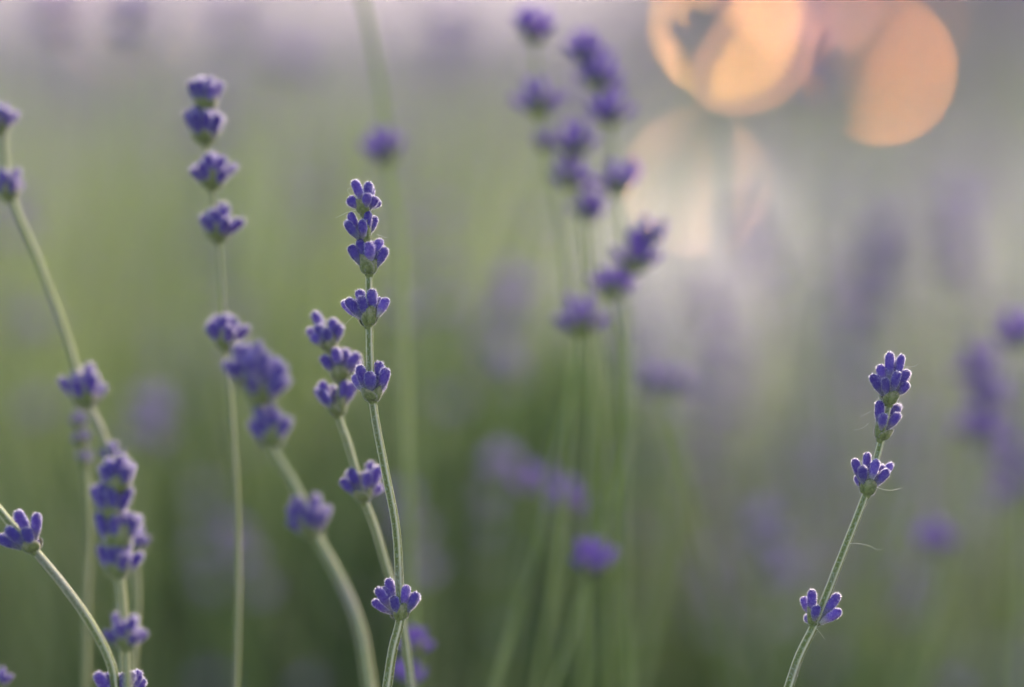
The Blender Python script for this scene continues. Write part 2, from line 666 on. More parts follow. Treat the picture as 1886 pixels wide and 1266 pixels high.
def joined_whorl_mesh(seed, n=9, mat='far_bud'):
    """a whorl as one mesh, for flowers far out of focus"""
    r_ = random.Random(seed)
    mb = MB()
    low = bud_mb(seed, 0, 10)
    for base, tip, wd in whorl_layout(r_, 8, 1.0, False, 1.18):
        mb.merge(low, bud_matrix(base, tip, wd, r_.uniform(0, 6)))
    br = bract_mb(seed, 0)
    for a in (0, 180):
        mb.merge(br, Matrix.Rotation(R(a + r_.uniform(-40, 40)), 4, 'Z'), [1])
    return mb.mesh('flower_whorl', [M[mat], M['bract']])


FARW = [joined_whorl_mesh(s + 100) for s in range(6)]
FAINTW = [joined_whorl_mesh(s + 200, 9, 'hazed_bud') for s in range(6)]


def spike(label, path, d, r0=0.85, r1=1.1, fuzz=0, group=None, depth_slope=0.0, name='lavender_spike', cat='lavender'):
    """a flower stem through photo points at depth d"""
    p3 = [at(x, y, d + depth_slope * i / max(1, len(path) - 1)) for i, (x, y) in enumerate(path)]
    full = to_ground(p3, d)
    base = full[-1].copy()
    root = tag(link(name, None), label, cat, group)
    root.location = base
    pts = [p - base for p in catmull(full, 10 if fuzz else 6)]
    if fuzz:
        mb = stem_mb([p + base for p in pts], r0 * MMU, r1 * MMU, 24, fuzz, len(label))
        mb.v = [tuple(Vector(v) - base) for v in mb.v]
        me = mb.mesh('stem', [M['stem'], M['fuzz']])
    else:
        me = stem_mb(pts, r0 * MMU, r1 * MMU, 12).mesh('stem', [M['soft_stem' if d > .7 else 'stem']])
    link('stem', me, root)
    return root


FARN = [0]


def far_whorl(root, x, y, d, width, axis=(0, 1), size=None):
    """width in photo pixels, including its blur"""
    FARN[0] += 1
    blur = 336 * abs(d - FOCUS) / d * 0.3
    s = min(1.3, max(.55, (max(width * 1.25 - blur, 30)) * d / PXF / (10.0 * MMU)))
    s = size or s
    W = basis(RIGHT * axis[0] + UP * axis[1], at(x, y, d), FWD) @ Matrix.Rotation(FARN[0] * 1.7, 4, 'Z') @ Matrix.Scale(s, 4)
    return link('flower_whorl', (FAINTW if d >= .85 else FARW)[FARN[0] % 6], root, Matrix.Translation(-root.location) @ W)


# ---------------------------------------------------------------- the stems in focus
d = FOCUS
t = spike('sharp upright lavender spike left of centre with six open whorls, tallest in focus',
          [(671, 385), (671, 440), (679, 500), (680, 598), (686, 735), (708, 860), (729, 970), (735, 1060), (737, 1140), (724, 1195), (713, 1266)],
          d, .72, 1.12, 16)
manual_whorl(t, (671, 394), d, [(653, 331, 667, 364, 'm'), (680, 336, 676, 364, 'b'), (641, 364, 655, 380, 'm'), (676, 356, 676, 378, 'f'), (693, 362, 683, 384, 'm')], [(-35, .78, .72), (140, .8, .8)], 19)
manual_whorl(t, (671, 448), d, [(643, 392, 656, 427, 'm'), (636, 409, 654, 438, 'f'), (668, 405, 668, 438, 'f'), (678, 388, 679, 424, 'm'), (690, 398, 684, 425, 'b')], [(72, .82, 1.25), (-120, .8, .8)], 19)
manual_whorl(t, (680, 505), d, [(645, 452, 654, 476, 'm'), (661, 440, 668, 470, 'm'), (682, 446, 681, 480, 'f'), (698, 440, 694, 470, 'b'), (712, 456, 698, 490, 'm')], [(-42, 1.0, .92), (55, .9, .7), (180, .9, .9)], 20)
manual_whorl(t, (679, 600), d, [(640, 549, 661, 582, 'm'), (662, 533, 668, 560, 'b'), (664, 546, 671, 574, 'f'), (687, 532, 686, 572, 'm'), (711, 548, 705, 577, 'm')], [(28, .9, 1.0), (170, 1.0, .8)], 20)
manual_whorl(t, (687, 739), d, [(662, 672, 666, 712, 'm'), (681, 685, 683, 716, 'f'), (699, 665, 695, 704, 'b'), (714, 678, 706, 716, 'm'), (653, 690, 661, 715, 'b')], [(-48, .95, .72), (52, .9, .78), (180, .9, .8)], 22)
manual_whorl(t, (737, 1142), d, [(693, 1083, 713, 1116, 'm'), (714, 1065, 719, 1097, 'b'), (725, 1098, 728, 1128, 'f'), (751, 1078, 742, 1116, 'm'), (770, 1092, 758, 1120, 'm')], [(32, .85, .85), (175, 1, .7)], 20)

d = 0.669
t = spike('slightly soft lavender spike leaning left behind the sharp spike, clustered top whorls',
          [(609, 640), (626, 700), (624, 765), (642, 820), (671, 920), (690, 970), (712, 1045), (736, 1120), (745, 1170), (758, 1266)],
          d, .72, 1.1, 10)
manual_whorl(t, (608, 645), d, [(578, 575, 592, 597, 'b'), (586, 596, 589, 626, 'm'), (602, 604, 603, 628, 'f'), (611, 586, 617, 615, 'm'), (627, 596, 625, 622, 'm'), (574, 616, 584, 632, 'm')], [(10, .8, .55), (85, .85, .9), (180, .9, .7)], 20)
manual_whorl(t, (627, 702), d, [(593, 654, 610, 680, 'm'), (619, 640, 621, 670, 'f'), (636, 642, 635, 668, 'b'), (660, 650, 643, 678, 'm')], [(-5, .95, .9), (180, 1, .9)], 20)
manual_whorl(t, (623, 765), d, [(591, 702, 604, 737, 'm'), (588, 718, 608, 748, 'f'), (608, 710, 615, 737, 'b'), (638, 700, 633, 737, 'm'), (652, 704, 642, 735, 'm')], [(-62, .95, .85), (62, .95, .95)], 20)
manual_whorl(t, (671, 924), d, [(628, 882, 645, 908, 'm'), (644, 863, 661, 896, 'm'), (676, 868, 677, 897, 'f'), (682, 850, 684, 875, 'b'), (697, 858, 690, 900, 'm')], [(-35, 1.0, .72), (60, .85, .8), (180, .9, .8)], 20)

d = FOCUS
t = spike('sharp lavender spike standing alone on the right side, bent towards the right',
          [(1640, 715), (1637, 742), (1628, 790), (1610, 860), (1593, 915), (1556, 1010), (1525, 1090), (1500, 1152), (1472, 1210), (1450, 1275)],
          d, .72, 1.15, 16)
manual_whorl(t, (1637, 744), d, [(1640, 649, 1638, 684, 'b'), (1661, 653, 1659, 682, 'b'), (1619, 672, 1624, 690, 'b'), (1604, 690, 1621, 722, 'm'), (1630, 697, 1630, 724, 'f'),
                                 (1653, 684, 1646, 716, 'f'), (1672, 681, 1658, 704, 'm'), (1674, 705, 1662, 720, 'm')], [(20, .85, .68), (-150, .9, .95)], 18, (1640, 690))
manual_whorl(t, (1622, 809), d, [(1622, 738, 1615, 772, 'm'), (1628, 761, 1623, 785, 'f'), (1655, 745, 1641, 765, 'b'), (1656, 760, 1640, 784, 'm')], [(-65, .82, 1.15), (60, .85, .6), (180, .8, .8)], 18, (1634, 750))
manual_whorl(t, (1596, 911), d, [(1573, 845, 1581, 876, 'm'), (1597, 833, 1594, 860, 'b'), (1587, 858, 1588, 882, 'f'), (1617, 847, 1604, 878, 'f'), (1637, 865, 1619, 888, 'm'), (1627, 856, 1617, 880, 'b')], [(8, .88, .78), (180, .9, .9)], 18, (1606, 850))
manual_whorl(t, (1498, 1153), d, [(1495, 1086, 1494, 1122, 'm'), (1482, 1099, 1486, 1122, 'b'), (1503, 1115, 1500, 1140, 'f'), (1546, 1094, 1523, 1131, 'm'), (1549, 1124, 1518, 1148, 'f')], [(-75, .72, .95), (120, .8, .6)], 19, (1512, 1090))

d = 0.642
t = spike('nearly sharp lavender stem arching down from the left edge into the bottom left',
          [(-70, 850), (-20, 915), (20, 965), (62, 1012), (120, 1082), (168, 1150), (205, 1225), (217, 1300)],
          d, .85, 1.1, 12)
manual_whorl(t, (64, 1016), d, [(31, 940, 48, 972, 'm'), (68, 945, 65, 986, 'm'), (10, 973, 38, 1003, 'f'), (48, 972, 55, 1006, 'f'), (-8, 988, 25, 1010, 'm')], [(-20, .95, .6), (170, 1, .7)], 22, (40, 960))
manual_whorl(t, (216, 1306), d, [(178, 1238, 198, 1276, 'm'), (243, 1237, 233, 1276, 'm'), (258, 1235, 246, 1272, 'b'), (215, 1240, 217, 1275, 'b')], [(15, 1.0, .8), (180, 1, .8)], 22, (216, 1230))

# ---------------------------------------------------------------- the softly blurred stems around them
def soft(label, path, d, whorls, r0=.8, r1=1.05, n=9, slope=0.0):
    t = spike(label, path, d, r0, r1, 0, None, slope)
    for i, w_ in enumerate(whorls):
        x, y, wd = w_[:3]
        ax = w_[3] if len(w_) > 3 else (0, 1)
        auto_whorl(t, (x, y), d, wd, ax, n, int(x * 7 + y), len(w_) > 4)
    return t


soft('blurred upright lavender spike at upper left with a double whorl tip',
     [(379, 190), (378, 262), (391, 345), (402, 440), (410, 560), (417, 640), (426, 760), (434, 880), (438, 1000), (438, 1130), (434, 1280)], .685,
     [(379, 202, 76, (0, 1), 1), (378, 264, 84, (0, 1), 1), (391, 348, 80), (402, 444, 80), (417, 643, 78)], .55, .6, 11)
soft('blurred large lavender spike left of the sharp pair, thick stem bending right',
     [(462, 690), (468, 742), (498, 822), (545, 900), (578, 980), (622, 1060), (660, 1150), (684, 1280)], .612,
     [(458, 712, 92, (-.1, 1)), (474, 744, 105, (.3, 1)), (500, 824, 92, (-.1, 1)), (574, 988, 88, (-.1, 1))], 1.05, 1.3, 10)
soft('blurred lavender stem sloping down from the left edge with two whorls high and one low',
     [(2, 200), (8, 290), (22, 366), (73, 490), (116, 605), (156, 730), (188, 800), (202, 850), (210, 930), (216, 1030), (224, 1150), (226, 1290)], .69,
     [(0, 245, 66), (16, 368, 68), (158, 750, 88, (-.1, 1)), (204, 852, 44)], .9, .9)
soft('blurred dense lavender spike in lower left corner with stacked whorls',
     [(213, 880), (210, 955), (216, 1030), (222, 1080), (232, 1190), (236, 1290)], .622,
     [(216, 908, 80, (0, 1), 1), (205, 960, 86, (0, 1), 1), (212, 1012, 90, (.1, 1), 1), (216, 1064, 82), (232, 1196, 76)], .75, .95, 12)
soft('blurred lavender spike just right of the dense corner spike, single low whorl',
     [(245, 985), (247, 1020), (252, 1100), (246, 1200), (243, 1290)], .69,
     [(246, 1022, 62)], .8, 1.05)
soft('thin drooping lavender tip of small buds under the left sloping stem',
     [(142, 765), (150, 800), (156, 850), (165, 960), (160, 1100), (158, 1290)], .70,
     [(145, 790, 36), (150, 822, 38), (157, 856, 34)], .6, .8, 6)
soft('blurred whorl tip peeping in at the bottom left corner',
     [(-2, 1262), (0, 1290), (2, 1330)], .625, [(-2, 1268, 44)], .8, 1)

# ---------------------------------------------------------------- out of focus stems behind, placed one by one
def dim(label, path, d, whorls, r0=.45, r1=.6, slope=0.0, group=None):
    t = spike(label, path, d, r0, r1, 0, group, slope)
    for w_ in whorls:
        far_whorl(t, w_[0], w_[1], d, w_[2], w_[3] if len(w_) > 3 else (random.uniform(-.12, .12), 1))
    return t


dim('blurred lavender spike at top centre, its highest whorl touching the top edge',
    [(984, 60), (990, 140), (994, 212), (1006, 290), (1026, 380), (1045, 500), (1052, 700), (1040, 900), (990, 1280)], .735,
    [(984, 76, 92), (994, 214, 100), (1004, 278, 50)])
dim('blurred lavender spike with two stacked whorls right of the top centre spike',
    [(1080, 90), (1100, 160), (1122, 230), (1140, 360), (1150, 480), (1160, 700), (1150, 950), (1160, 1280)], .735,
    [(1080, 118, 78), (1106, 166, 84), (1122, 232, 96), (1140, 362, 104)])
dim('blurred short lavender spike of three small whorls in the upper centre cluster',
    [(1062, 260), (1056, 350), (1075, 420), (1090, 620), (1085, 900), (1075, 1280)], .735,
    [(1060, 292, 92), (1054, 350, 76)])
dim('small blurred lavender tip low in the upper centre cluster',
    [(1090, 385), (1092, 440), (1100, 640), (1120, 950), (1130, 1280)], .74, [(1091, 406, 72)])
dim('blurred lavender spike leaning right below the upper centre cluster, three whorls in a slanting row',
    [(1200, 420), (1166, 500), (1132, 548), (1150, 640), (1158, 760), (1140, 880), (1100, 1000), (1062, 1140), (1010, 1290)], .725,
    [(1192, 452, 64, (.2, 1)), (1165, 502, 92, (.2, 1)), (1131, 550, 74, (-.1, 1)), (1096, 1062, 96)])
dim('blurred lavender spike with one wide whorl in the middle of the picture',
    [(1066, 600), (1062, 660), (1040, 760), (1008, 870), (990, 1000), (950, 1130), (905, 1290)], .73, [(1065, 616, 108)])
dim('blurred pair of small dark whorls low in the centre',
    [(1042, 930), (1040, 1000), (1020, 1100), (985, 1290)], .76, [(1040, 948, 84)])
dim('faint small lavender whorl beside the low dark pair',
    [(985, 890), (985, 960), (960, 1100), (930, 1290)], .79, [(984, 914, 74)])
dim('faint round lavender whorl low left of the dark pair',
    [(930, 850), (930, 940), (915, 1100), (890, 1290)], .85, [(930, 880, 92)])
dim('blurred lavender whorl under a thick grey stem, above the sharp tall spike',
    [(655, -60), (690, 100), (712, 235), (716, 300), (735, 420), (742, 600), (750, 900), (760, 1290)], .745,
    [(712, 302, 112)], .95, .95)
dim('faint lavender spike of dim whorls right of the sharp tall spike',
    [(740, 380), (742, 460), (745, 600), (748, 900), (752, 1290)], .92, [(738, 440, 70), (742, 600, 80)])
dim('blurred lavender spike behind the crossing stems at the bottom',
    [(765, 1150), (765, 1200), (752, 1262), (750, 1300)], .705, [(765, 1206, 62), (752, 1262, 56)])
dim('faint lavender spike slanting behind the crossing stems',
    [(742, 900), (760, 980), (775, 1050), (790, 1150), (800, 1290)], .87, [(745, 950, 80, (-.3, 1)), (765, 1010, 80, (-.3, 1)), (782, 1080, 80, (-.3, 1))])
dim('tall faint lavender spike in the middle of the picture left of the wide whorl',
    [(942, 490), (938, 560), (932, 660), (935, 800), (920, 1000), (900, 1290)], .88, [(942, 545, 90), (938, 605, 90), (930, 690, 100)])
dim('faint two lobed lavender whorl below the slanting row',
    [(1230, 690), (1232, 760), (1240, 900), (1215, 1080), (1170, 1290)], .80, [(1216, 724, 64, (-.3, 1)), (1248, 722, 60, (.3, 1))], .7, 1.0)
dim('grey purple lavender spike slanting under the lower pale light disc',
    [(1372, 370), (1400, 440), (1432, 520), (1440, 700), (1420, 900), (1380, 1290)], 1.0,
    [(1375, 425, 110, (-.4, 1)), (1400, 470, 110, (-.4, 1)), (1425, 520, 100, (-.4, 1))])
dim('faint bluish lavender spike low between centre and right sharp spike',
    [(1415, 950), (1430, 1030), (1445, 1100), (1440, 1290)], .86, [(1415, 985, 92, (-.2, 1)), (1425, 1035, 92, (-.2, 1)), (1440, 1085, 84)])
dim('tall faint lavender spike above the right sharp spike',
    [(1645, 400), (1635, 480), (1622, 600), (1615, 800), (1600, 1290)], .96, [(1646, 440, 96), (1640, 490, 96), (1632, 535, 90), (1610, 595, 100)])
dim('blurred lavender spike at the right edge with slanting top whorl',
    [(1790, 640), (1812, 690), (1812, 750), (1796, 810), (1770, 900), (1730, 1100), (1690, 1290)], .80,
    [(1808, 700, 100, (-.3, 1)), (1815, 756, 84), (1798, 815, 90)])
dim('blurred single lavender whorl at the right edge',
    [(1872, 600), (1872, 660), (1880, 800), (1870, 1290)], .775, [(1870, 640, 90)])
dim('faint lavender spike at the right edge below the single whorl',
    [(1876, 850), (1870, 930), (1860, 1100), (1850, 1290)], .84, [(1872, 870, 84), (1870, 930, 90)])
dim('blurred low lavender whorl at lower right',
    [(1722, 970), (1722, 1040), (1690, 1160), (1650, 1290)], .80, [(1724, 1024, 100)])
dim('faint lavender spike at the left between the sloping stem and upper left spike',
    [(270, 730), (262, 820), (255, 1000), (240, 1290)], .86, [(274, 775, 84, (.3, 1)), (262, 825, 84, (.3, 1))])
dim('faint lavender spike near the left edge beside the sloping stem',
    [(66, 560), (70, 640), (66, 780), (60, 1000), (50, 1290)], .95, [(70, 620, 100), (66, 780, 90)])
dim('faint lavender spike at top left under the pale glints',
    [(232, 20), (240, 80), (250, 200), (255, 500), (240, 1290)], .92, [(232, 70, 100), (238, 20, 90)])
dim('faint purple lavender tip left of the thick grey stem near the top',
    [(535, 90), (545, 150), (550, 400), (540, 1290)], 1.0, [(520, 130, 110), (560, 140, 110)])
for lb, x, y, d, n_ in [
        ('faint mauve lavender spike at the right edge, upright, above the slanting topped spike', 1760, 430, .97, 3),
        ('dim purple lavender head between the peach and right orange discs', 1490, 110, .95, 3),
        ('faint lilac lavender spike below the pale lower disc, right of its grey purple neighbour', 1560, 560, 1.02, 3),
        ('faint lilac lavender smudge left of the right sharp spike at whorl height', 1340, 700, .97, 3),
        ('faint lilac lavender spike below the right sharp spike, near its bare stem', 1680, 1130, .95, 2),
        ('faint grey lavender spike at the bottom between centre and right', 1320, 1100, 1.0, 3),
        ('faint lilac lavender spike left of the right sharp spike, low down', 1490, 880, 1.02, 2),
        ('faint lavender head at the right edge, low, beside the edge spike', 1835, 760, .93, 3),
        ('faint purple lavender head at the top left corner', 95, 40, .95, 2),
        ('faint purple lavender head at the top between upper left spike and grey stem', 440, 50, 1.02, 2),
        ('faint mauve lavender head at the top, left of the top centre spike', 840, 70, 1.02, 3),
        ('faint lavender spike at the left edge above the sloping stem', 25, 430, .97, 2),
        ('faint lavender spike in the green between the upper left and tall sharp spikes', 560, 380, 1.05, 2),
        ('faint lavender spike under the single low whorl in the centre', 1180, 1000, 1.02, 2),
        ('faint lavender spike right of the top centre cluster', 1290, 560, 1.0, 3)]:
    rr = random.Random(x)
    dx = rr.uniform(-25, 25)
    dim(lb, [(x + dx, y - 50), (x, y), (x - dx, y + 70), (x - 2 * dx, y + 260), (x - 2.3 * dx, max(1290, y + 400))], d,
        [(x + dx * .6, y - 30 + q * 52, 105 - 6 * rr.random()) for q in range(n_)])
t = dim('dark silhouetted lavender stem crossing the yellow orange light disc near the top',
    [(1345, -30), (1332, 25), (1318, 64), (1316, 111), (1310, 200), (1300, 420), (1290, 800), (1285, 1290)], 1.2, [], 1.9, 2.0)
far_whorl(t, 1318, 78, 1.2, 60, (0, 1), 1.4)
t = dim('dark leaning lavender spike that cuts off the left half of the right orange light disc',
        [(1626, 70), (1612, 104), (1604, 120), (1599, 140), (1597, 165), (1594, 260), (1592, 500), (1590, 900)], 2.0, [], 1.4, 1.6)
for x, y in ((1618, 92), (1609, 108), (1602, 122), (1598, 137), (1597, 152), (1596, 167)):
    far_whorl(t, x + 5, y, 2.0, 80, (.25, 1), 1.15)
t = dim('dark thin lavender stem leaning across the lower pale light disc',
        [(1300, 285), (1288, 313), (1280, 331), (1268, 361), (1255, 420), (1245, 600), (1240, 900)], 2.0, [], 1.9, 2.0)
far_whorl(t, 1284, 322, 2.0, 50, (-.5, 1), .6)
far_whorl(t, 1274, 342, 2.0, 50, (-.5, 1), .7)
# ---------------------------------------------------------------- silk threads and stray hairs on the sharp stems
def thread(label, pts, d, r=.035):
    p3 = catmull([at(x, y, d + dz * MMU) for x, y, dz in pts], 6)
    o = p3[0].copy()
    me = stem_mb([p - o for p in p3], r * MMU, r * .5 * MMU, 5).mesh('silk_thread', [M['thread']])
    ob = link('silk_thread', me)
    ob.location = o
    return tag(ob, label, 'thread', 'silk threads on the sharp lavender stems')


thread('curled silk thread left of the top whorl of the tall sharp spike', [(652, 366, -1), (644, 358, -1), (640, 349, -1), (646, 346, -1)], FOCUS)
thread('fine silk thread poking left under the top whorl of the tall sharp spike', [(655, 388, -2), (640, 391, -1), (628, 397, -1), (617, 402, 0)], FOCUS)
thread('fine silk thread poking right above the third whorl of the tall sharp spike', [(694, 432, -1), (703, 435, -1), (710, 438, 0), (715, 437, 0)], FOCUS)
thread('silk thread below the wide fourth whorl of the tall sharp spike', [(655, 580, 0), (645, 588, 0), (634, 600, 0)], FOCUS)
thread('hooked silk thread at the top of the right sharp spike', [(1668, 676, -1), (1680, 676, -1), (1688, 673, 0), (1691, 670, 0)], FOCUS)
thread('silk thread left of the second whorl of the right sharp spike', [(1604, 758, -1), (1594, 763, -1), (1584, 768, 0)], FOCUS)
thread('lower silk thread left of the second whorl of the right sharp spike', [(1600, 780, -1), (1590, 788, 0), (1572, 793, 0)], FOCUS)
thread('long curved silk thread right of the third whorl of the right sharp spike', [(1612, 897, -1), (1628, 902, -1), (1645, 903, 0), (1660, 899, 0)], FOCUS, .05)
thread('long silk thread on the bare stem of the right sharp spike', [(1566, 1001, -1), (1585, 1002, 0), (1602, 1006, 0), (1616, 1013, 0), (1626, 1011, 0)], FOCUS)
thread('short silk thread below the lowest whorl of the right sharp spike', [(1504, 1158, -1), (1512, 1168, -1), (1519, 1178, 0)], FOCUS)

# ---------------------------------------------------------------- added glowing balls far behind, standing in for sunset sky seen through gaps
GLINTS = []


def added_glint(label, px, py, d, size, col, strength, clear=True):
    p = at(px, py, d)
    if clear:
        GLINTS.append(p)
    root = tag(link('added_glint', None), label, 'added glint', 'added glints behind the lavender')
    root.location = (p.x, p.y, 0)
    mb = MB()
    V, F, nr, ns = [], [], 9, 16
    for i in range(nr + 1):
        a = math.pi * i / nr
        for j in range(ns):
            b = 2 * math.pi * j / ns
            V.append((size * math.sin(a) * math.cos(b), size * math.sin(a) * math.sin(b), p.z + size * math.cos(a)))
    for i in range(nr):
        for j in range(ns):
            F.append((i * ns + j, (i + 1) * ns + j, (i + 1) * ns + (j + 1) % ns, i * ns + (j + 1) % ns))
    mb.add(V, F)
    link('glow_ball', mb.mesh('glow_ball', [glow('glint_glow', col, strength)]), root)
    st = MB()  # invented stake and socket that hold up the added ball
    pts = [Vector((0, 0, p.z - size * .97 - (p.z - size * .97) * i / 4)) for i in range(5)]
    link('added_stake', stem_mb(pts, .004, .004, 8, 0, 0, 0).mesh('added_stake', [M['black_plastic']]), root)
    ca = MB()
    V, F = [], []
    for i, (r, z) in enumerate([(size * .55, -.86 * size), (size * .62, -1.0 * size), (size * .3, -1.25 * size), (size * .3, -1.6 * size)]):
        for j in range(12):
            V.append((r * math.cos(j * math.pi / 6), r * math.sin(j * math.pi / 6), p.z + z))
    for i in range(3):
        for j in range(12):
            F.append((i * 12 + j, i * 12 + (j + 1) % 12, (i + 1) * 12 + (j + 1) % 12, (i + 1) * 12 + j))
    ca.add(V, F)
    link('added_socket', ca.mesh('added_socket', [M['black_plastic']]), root)
    return root


added_glint('right half disc of orange light cut off by a dark stem', 1622, 128, 4.0, .0075, (1, .35, .09), 18)
added_glint('dim brown orange light disc at the top behind the right one', 1645, 40, 4.2, .0075, (1, .40, .18), 3)
added_glint('pale lower light disc crossed by dark stems', 1282, 338, 3.6, .0075, (1, .50, .28), 7.5)
added_glint('yellow orange light disc at top, leftmost of the glowing discs', 1335, 45, 4.0, .0075, (1, .47, .11), 19)
added_glint('peach light disc at top overlapping the yellow orange one', 1362, 70, 4.3, .008, (1, .44, .22), 15)
added_glint('pink light disc at the top edge between the peach and right discs', 1490, -25, 4.1, .008, (1, .42, .27), 11)

added_glint('faint pinkish light at the top left, mostly hidden by stems', 225, 25, 4.0, .008, (1, .55, .36), 2.6, False)  # weak added ball that tints the top left pinkish

# ---------------------------------------------------------------- the field behind
def field(name, n, ybounds, xhalf, hrange, flower_p, seed, rad=(.0009, .0013), keep=None, whorls=(3, 6), wsize=1.0, mats=('field_stem', 'field_flower')):
    g = np.random.default_rng(seed)
    V, F, MI = [], [], []
    off = 0
    rings, ns = 5, 3
    dia = np.array([[0, 0, -1], [1, 0, 0], [0, 1, 0], [-1, 0, 0], [0, -1, 0], [0, 0, 1]], float)
    diaF = np.array([[0, 2, 1], [0, 3, 2], [0, 4, 3], [0, 1, 4], [5, 1, 2], [5, 2, 3], [5, 3, 4], [5, 4, 1]])
    for _ in range(n):
        y = g.uniform(*ybounds)
        x = g.uniform(-xhalf, xhalf)
        h = g.uniform(*hrange)
        if keep and not keep(x, y, h, g):
            continue
        lean = g.normal(0, .16, 2)
        curve = g.normal(0, .10, 2)
        r = g.uniform(*rad)
        u = np.linspace(0, 1, rings)
        cx = x + h * (lean[0] * u + curve[0] * u * u)
        cy = y + h * (lean[1] * u + curve[1] * u * u)
        cz = h * u
        ang = np.arange(ns) * 2 * np.pi / ns + g.uniform(0, 6)
        P = np.stack([cx[:, None] + r * np.cos(ang), cy[:, None] + r * np.sin(ang), np.repeat(cz[:, None], ns, 1)], -1).reshape(-1, 3)
        V.append(P)
        for i in range(rings - 1):
            for j in range(ns):
                a, b = i * ns + j, i * ns + (j + 1) % ns
                F.append((off + a, off + b, off + b + ns)); F.append((off + a, off + b + ns, off + a + ns))
        MI += [0] * ((rings - 1) * ns * 2)
        off += len(P)
        if g.random() < flower_p:
            k = g.integers(*whorls)
            uu = 1.0
            for q in range(k):
                c = np.array([np.interp(uu, u, cx), np.interp(uu, u, cy), h * uu])
                s = wsize * g.uniform(.8, 1.2) * np.array([.0048, .0048, .0038])
                for e in range(3):
                    V.append(dia * s * g.uniform(.5, .8) + c + g.normal(0, .0016, 3) * wsize)
                    F += [tuple(off + diaF[i]) for i in range(8)]
                    MI += [1] * 8
                    off += 6
                uu -= g.uniform(.018, .032) * (1.6 if q > k - 3 else 1) * wsize ** .5
    me = np_mesh(name, np.concatenate(V), np.array(F), [M[q] for q in mats], np.array(MI), None, False)
    return tag(link(name, me), kind='stuff')


def clear_glints(x, y, h, g, p=.0):
    for L in GLINTS:
        if y < L.y and abs(x - L.x * y / L.y) < .11:
            if h > CAM_H + (L.z - CAM_H) * y / L.y - .04:
                return g.random() < p
    return True


f1 = field('lavender_thicket', 4200, (1.15, 2.6), 1.2, (.28, .50), .22, 3, keep=lambda x, y, h, g: clear_glints(x, y, h, g) and h < .53 - .062 * y + .03 * g.random() and (x < .05 * y or g.random() < .45 or h < .3))
tag(f1, 'thicket of thin green lavender stems behind the flowers', 'lavender')
f3 = field('lavender_patch', 3600, (1.0, 2.6), 1.3, (.19, .40), .72, 8, (.0007, .001), keep=lambda x, y, h, g: x > .03 * y and h < .46 - .055 * y + .03 * g.random() and clear_glints(x, y, h, g), wsize=1.35, mats=('field_stem', 'pale_flower'))
tag(f3, 'pale lilac lavender flowers massed out of focus on the right side', 'lavender')
f0 = field('bare_stems', 420, (.84, 1.15), .4, (.28, .45), .0, 12, (.0005, .0008), keep=lambda x, y, h, g: h < .52 - .10 * y + .05 * g.random() and clear_glints(x, y, h, g), mats=('soft_stem', 'field_flower'))
tag(f0, 'thin bare green stems blurred close behind the sharp spikes', 'lavender')
f2 = field('lavender_field', 5200, (2.5, 7.0), 2.6, (.26, .42), 0.95, 5, (.0012, .0018), keep=lambda x, y, h, g: clear_glints(x, y, h, g, .01) and not (x > .05 + .06 * (y - 2.5) and x < 1.3 and y > 2.9 and y < 6), wsize=2.0)
tag(f2, 'far rows of purple flowering lavender fading into blur', 'lavender field')


def leaf_mass(name, n, ybounds, xhalf, zmax, seed, mat, size=(.025, .05)):
    g = np.random.default_rng(seed)
    x = g.uniform(-xhalf, xhalf, n); y = g.uniform(*ybounds, n)
    bump = .65 + .35 * np.sin(x * 9 + 1.3 * np.sin(y * 7)) * np.cos(y * 6)
    z = zmax * bump * g.uniform(.05, 1, n) ** .7 * (1 - .34 * (y - ybounds[0]))
    z = np.where(x > .04 * y, z * .7, np.where(x < -.03 * y, z * 1.1, z))
    L = g.uniform(*size, n)
    dv = np.stack([g.normal(0, .4, n), g.normal(0, .4, n), g.uniform(.4, 1, n)], -1)
    dv /= np.linalg.norm(dv, axis=1)[:, None]
    sv = np.cross(dv, g.normal(0, 1, (n, 3)))
    sv /= np.linalg.norm(sv, axis=1)[:, None]
    c = np.stack([x, y, z], -1)
    wd = (L * .055)[:, None]
    V = np.stack([c, c + dv * L[:, None] * .5 + sv * wd, c + dv * L[:, None], c + dv * L[:, None] * .5 - sv * wd], 1).reshape(-1, 3)
    F = np.arange(n * 4).reshape(n, 4)
    return tag(link(name, np_mesh(name, V, F, [mat], None, None, False)), kind='stuff')


lm = leaf_mass('lavender_foliage', 230000, (.85, 2.5), 1.1, .36, 21, M['foliage'])
tag(lm, 'dark green narrow lavender foliage at the base of the stems', 'foliage')


# ---------------------------------------------------------------- single thin stems in the blur between the flowers and the thicket
def proto(seed):
    r_ = random.Random(seed)
    h = r_.uniform(.40, .50)
    lean, cv = Vector((r_.gauss(0, .12), r_.gauss(0, .12), 0)), Vector((r_.gauss(0, .12), r_.gauss(0, .1), 0))
    pts = [Vector((0, 0, h * k / 7)) + lean * (h * k / 7) + cv * (h * (k / 7) ** 2) for k in range(8)]
    root = link('lavender_spike', None)
    link('stem', stem_mb(pts, .0010, .0007, 8, 0, 0).mesh('stem', [M['soft_stem']]), root)
    k = r_.randint(2, 5)
    zc = 1.0
    for q in range(k):
        i = zc * 7
        a = min(6, int(i)); p = pts[a].lerp(pts[a + 1], i - a)
        m = basis(pts[a + 1] - pts[a], p) @ Matrix.Rotation(r_.uniform(0, 6), 4, 'Z') @ Matrix.Scale(r_.uniform(.8, 1.05), 4)
        link('flower_whorl', FAINTW[r_.randrange(6)], root, m)
        zc -= r_.uniform(.016, .03) if q < k - 2 else r_.uniform(.05, .12)
    return tag(root, 'thin blurred lavender stem among the many behind the sharp spikes', 'lavender', 'thin blurred lavender stems behind the sharp spikes')


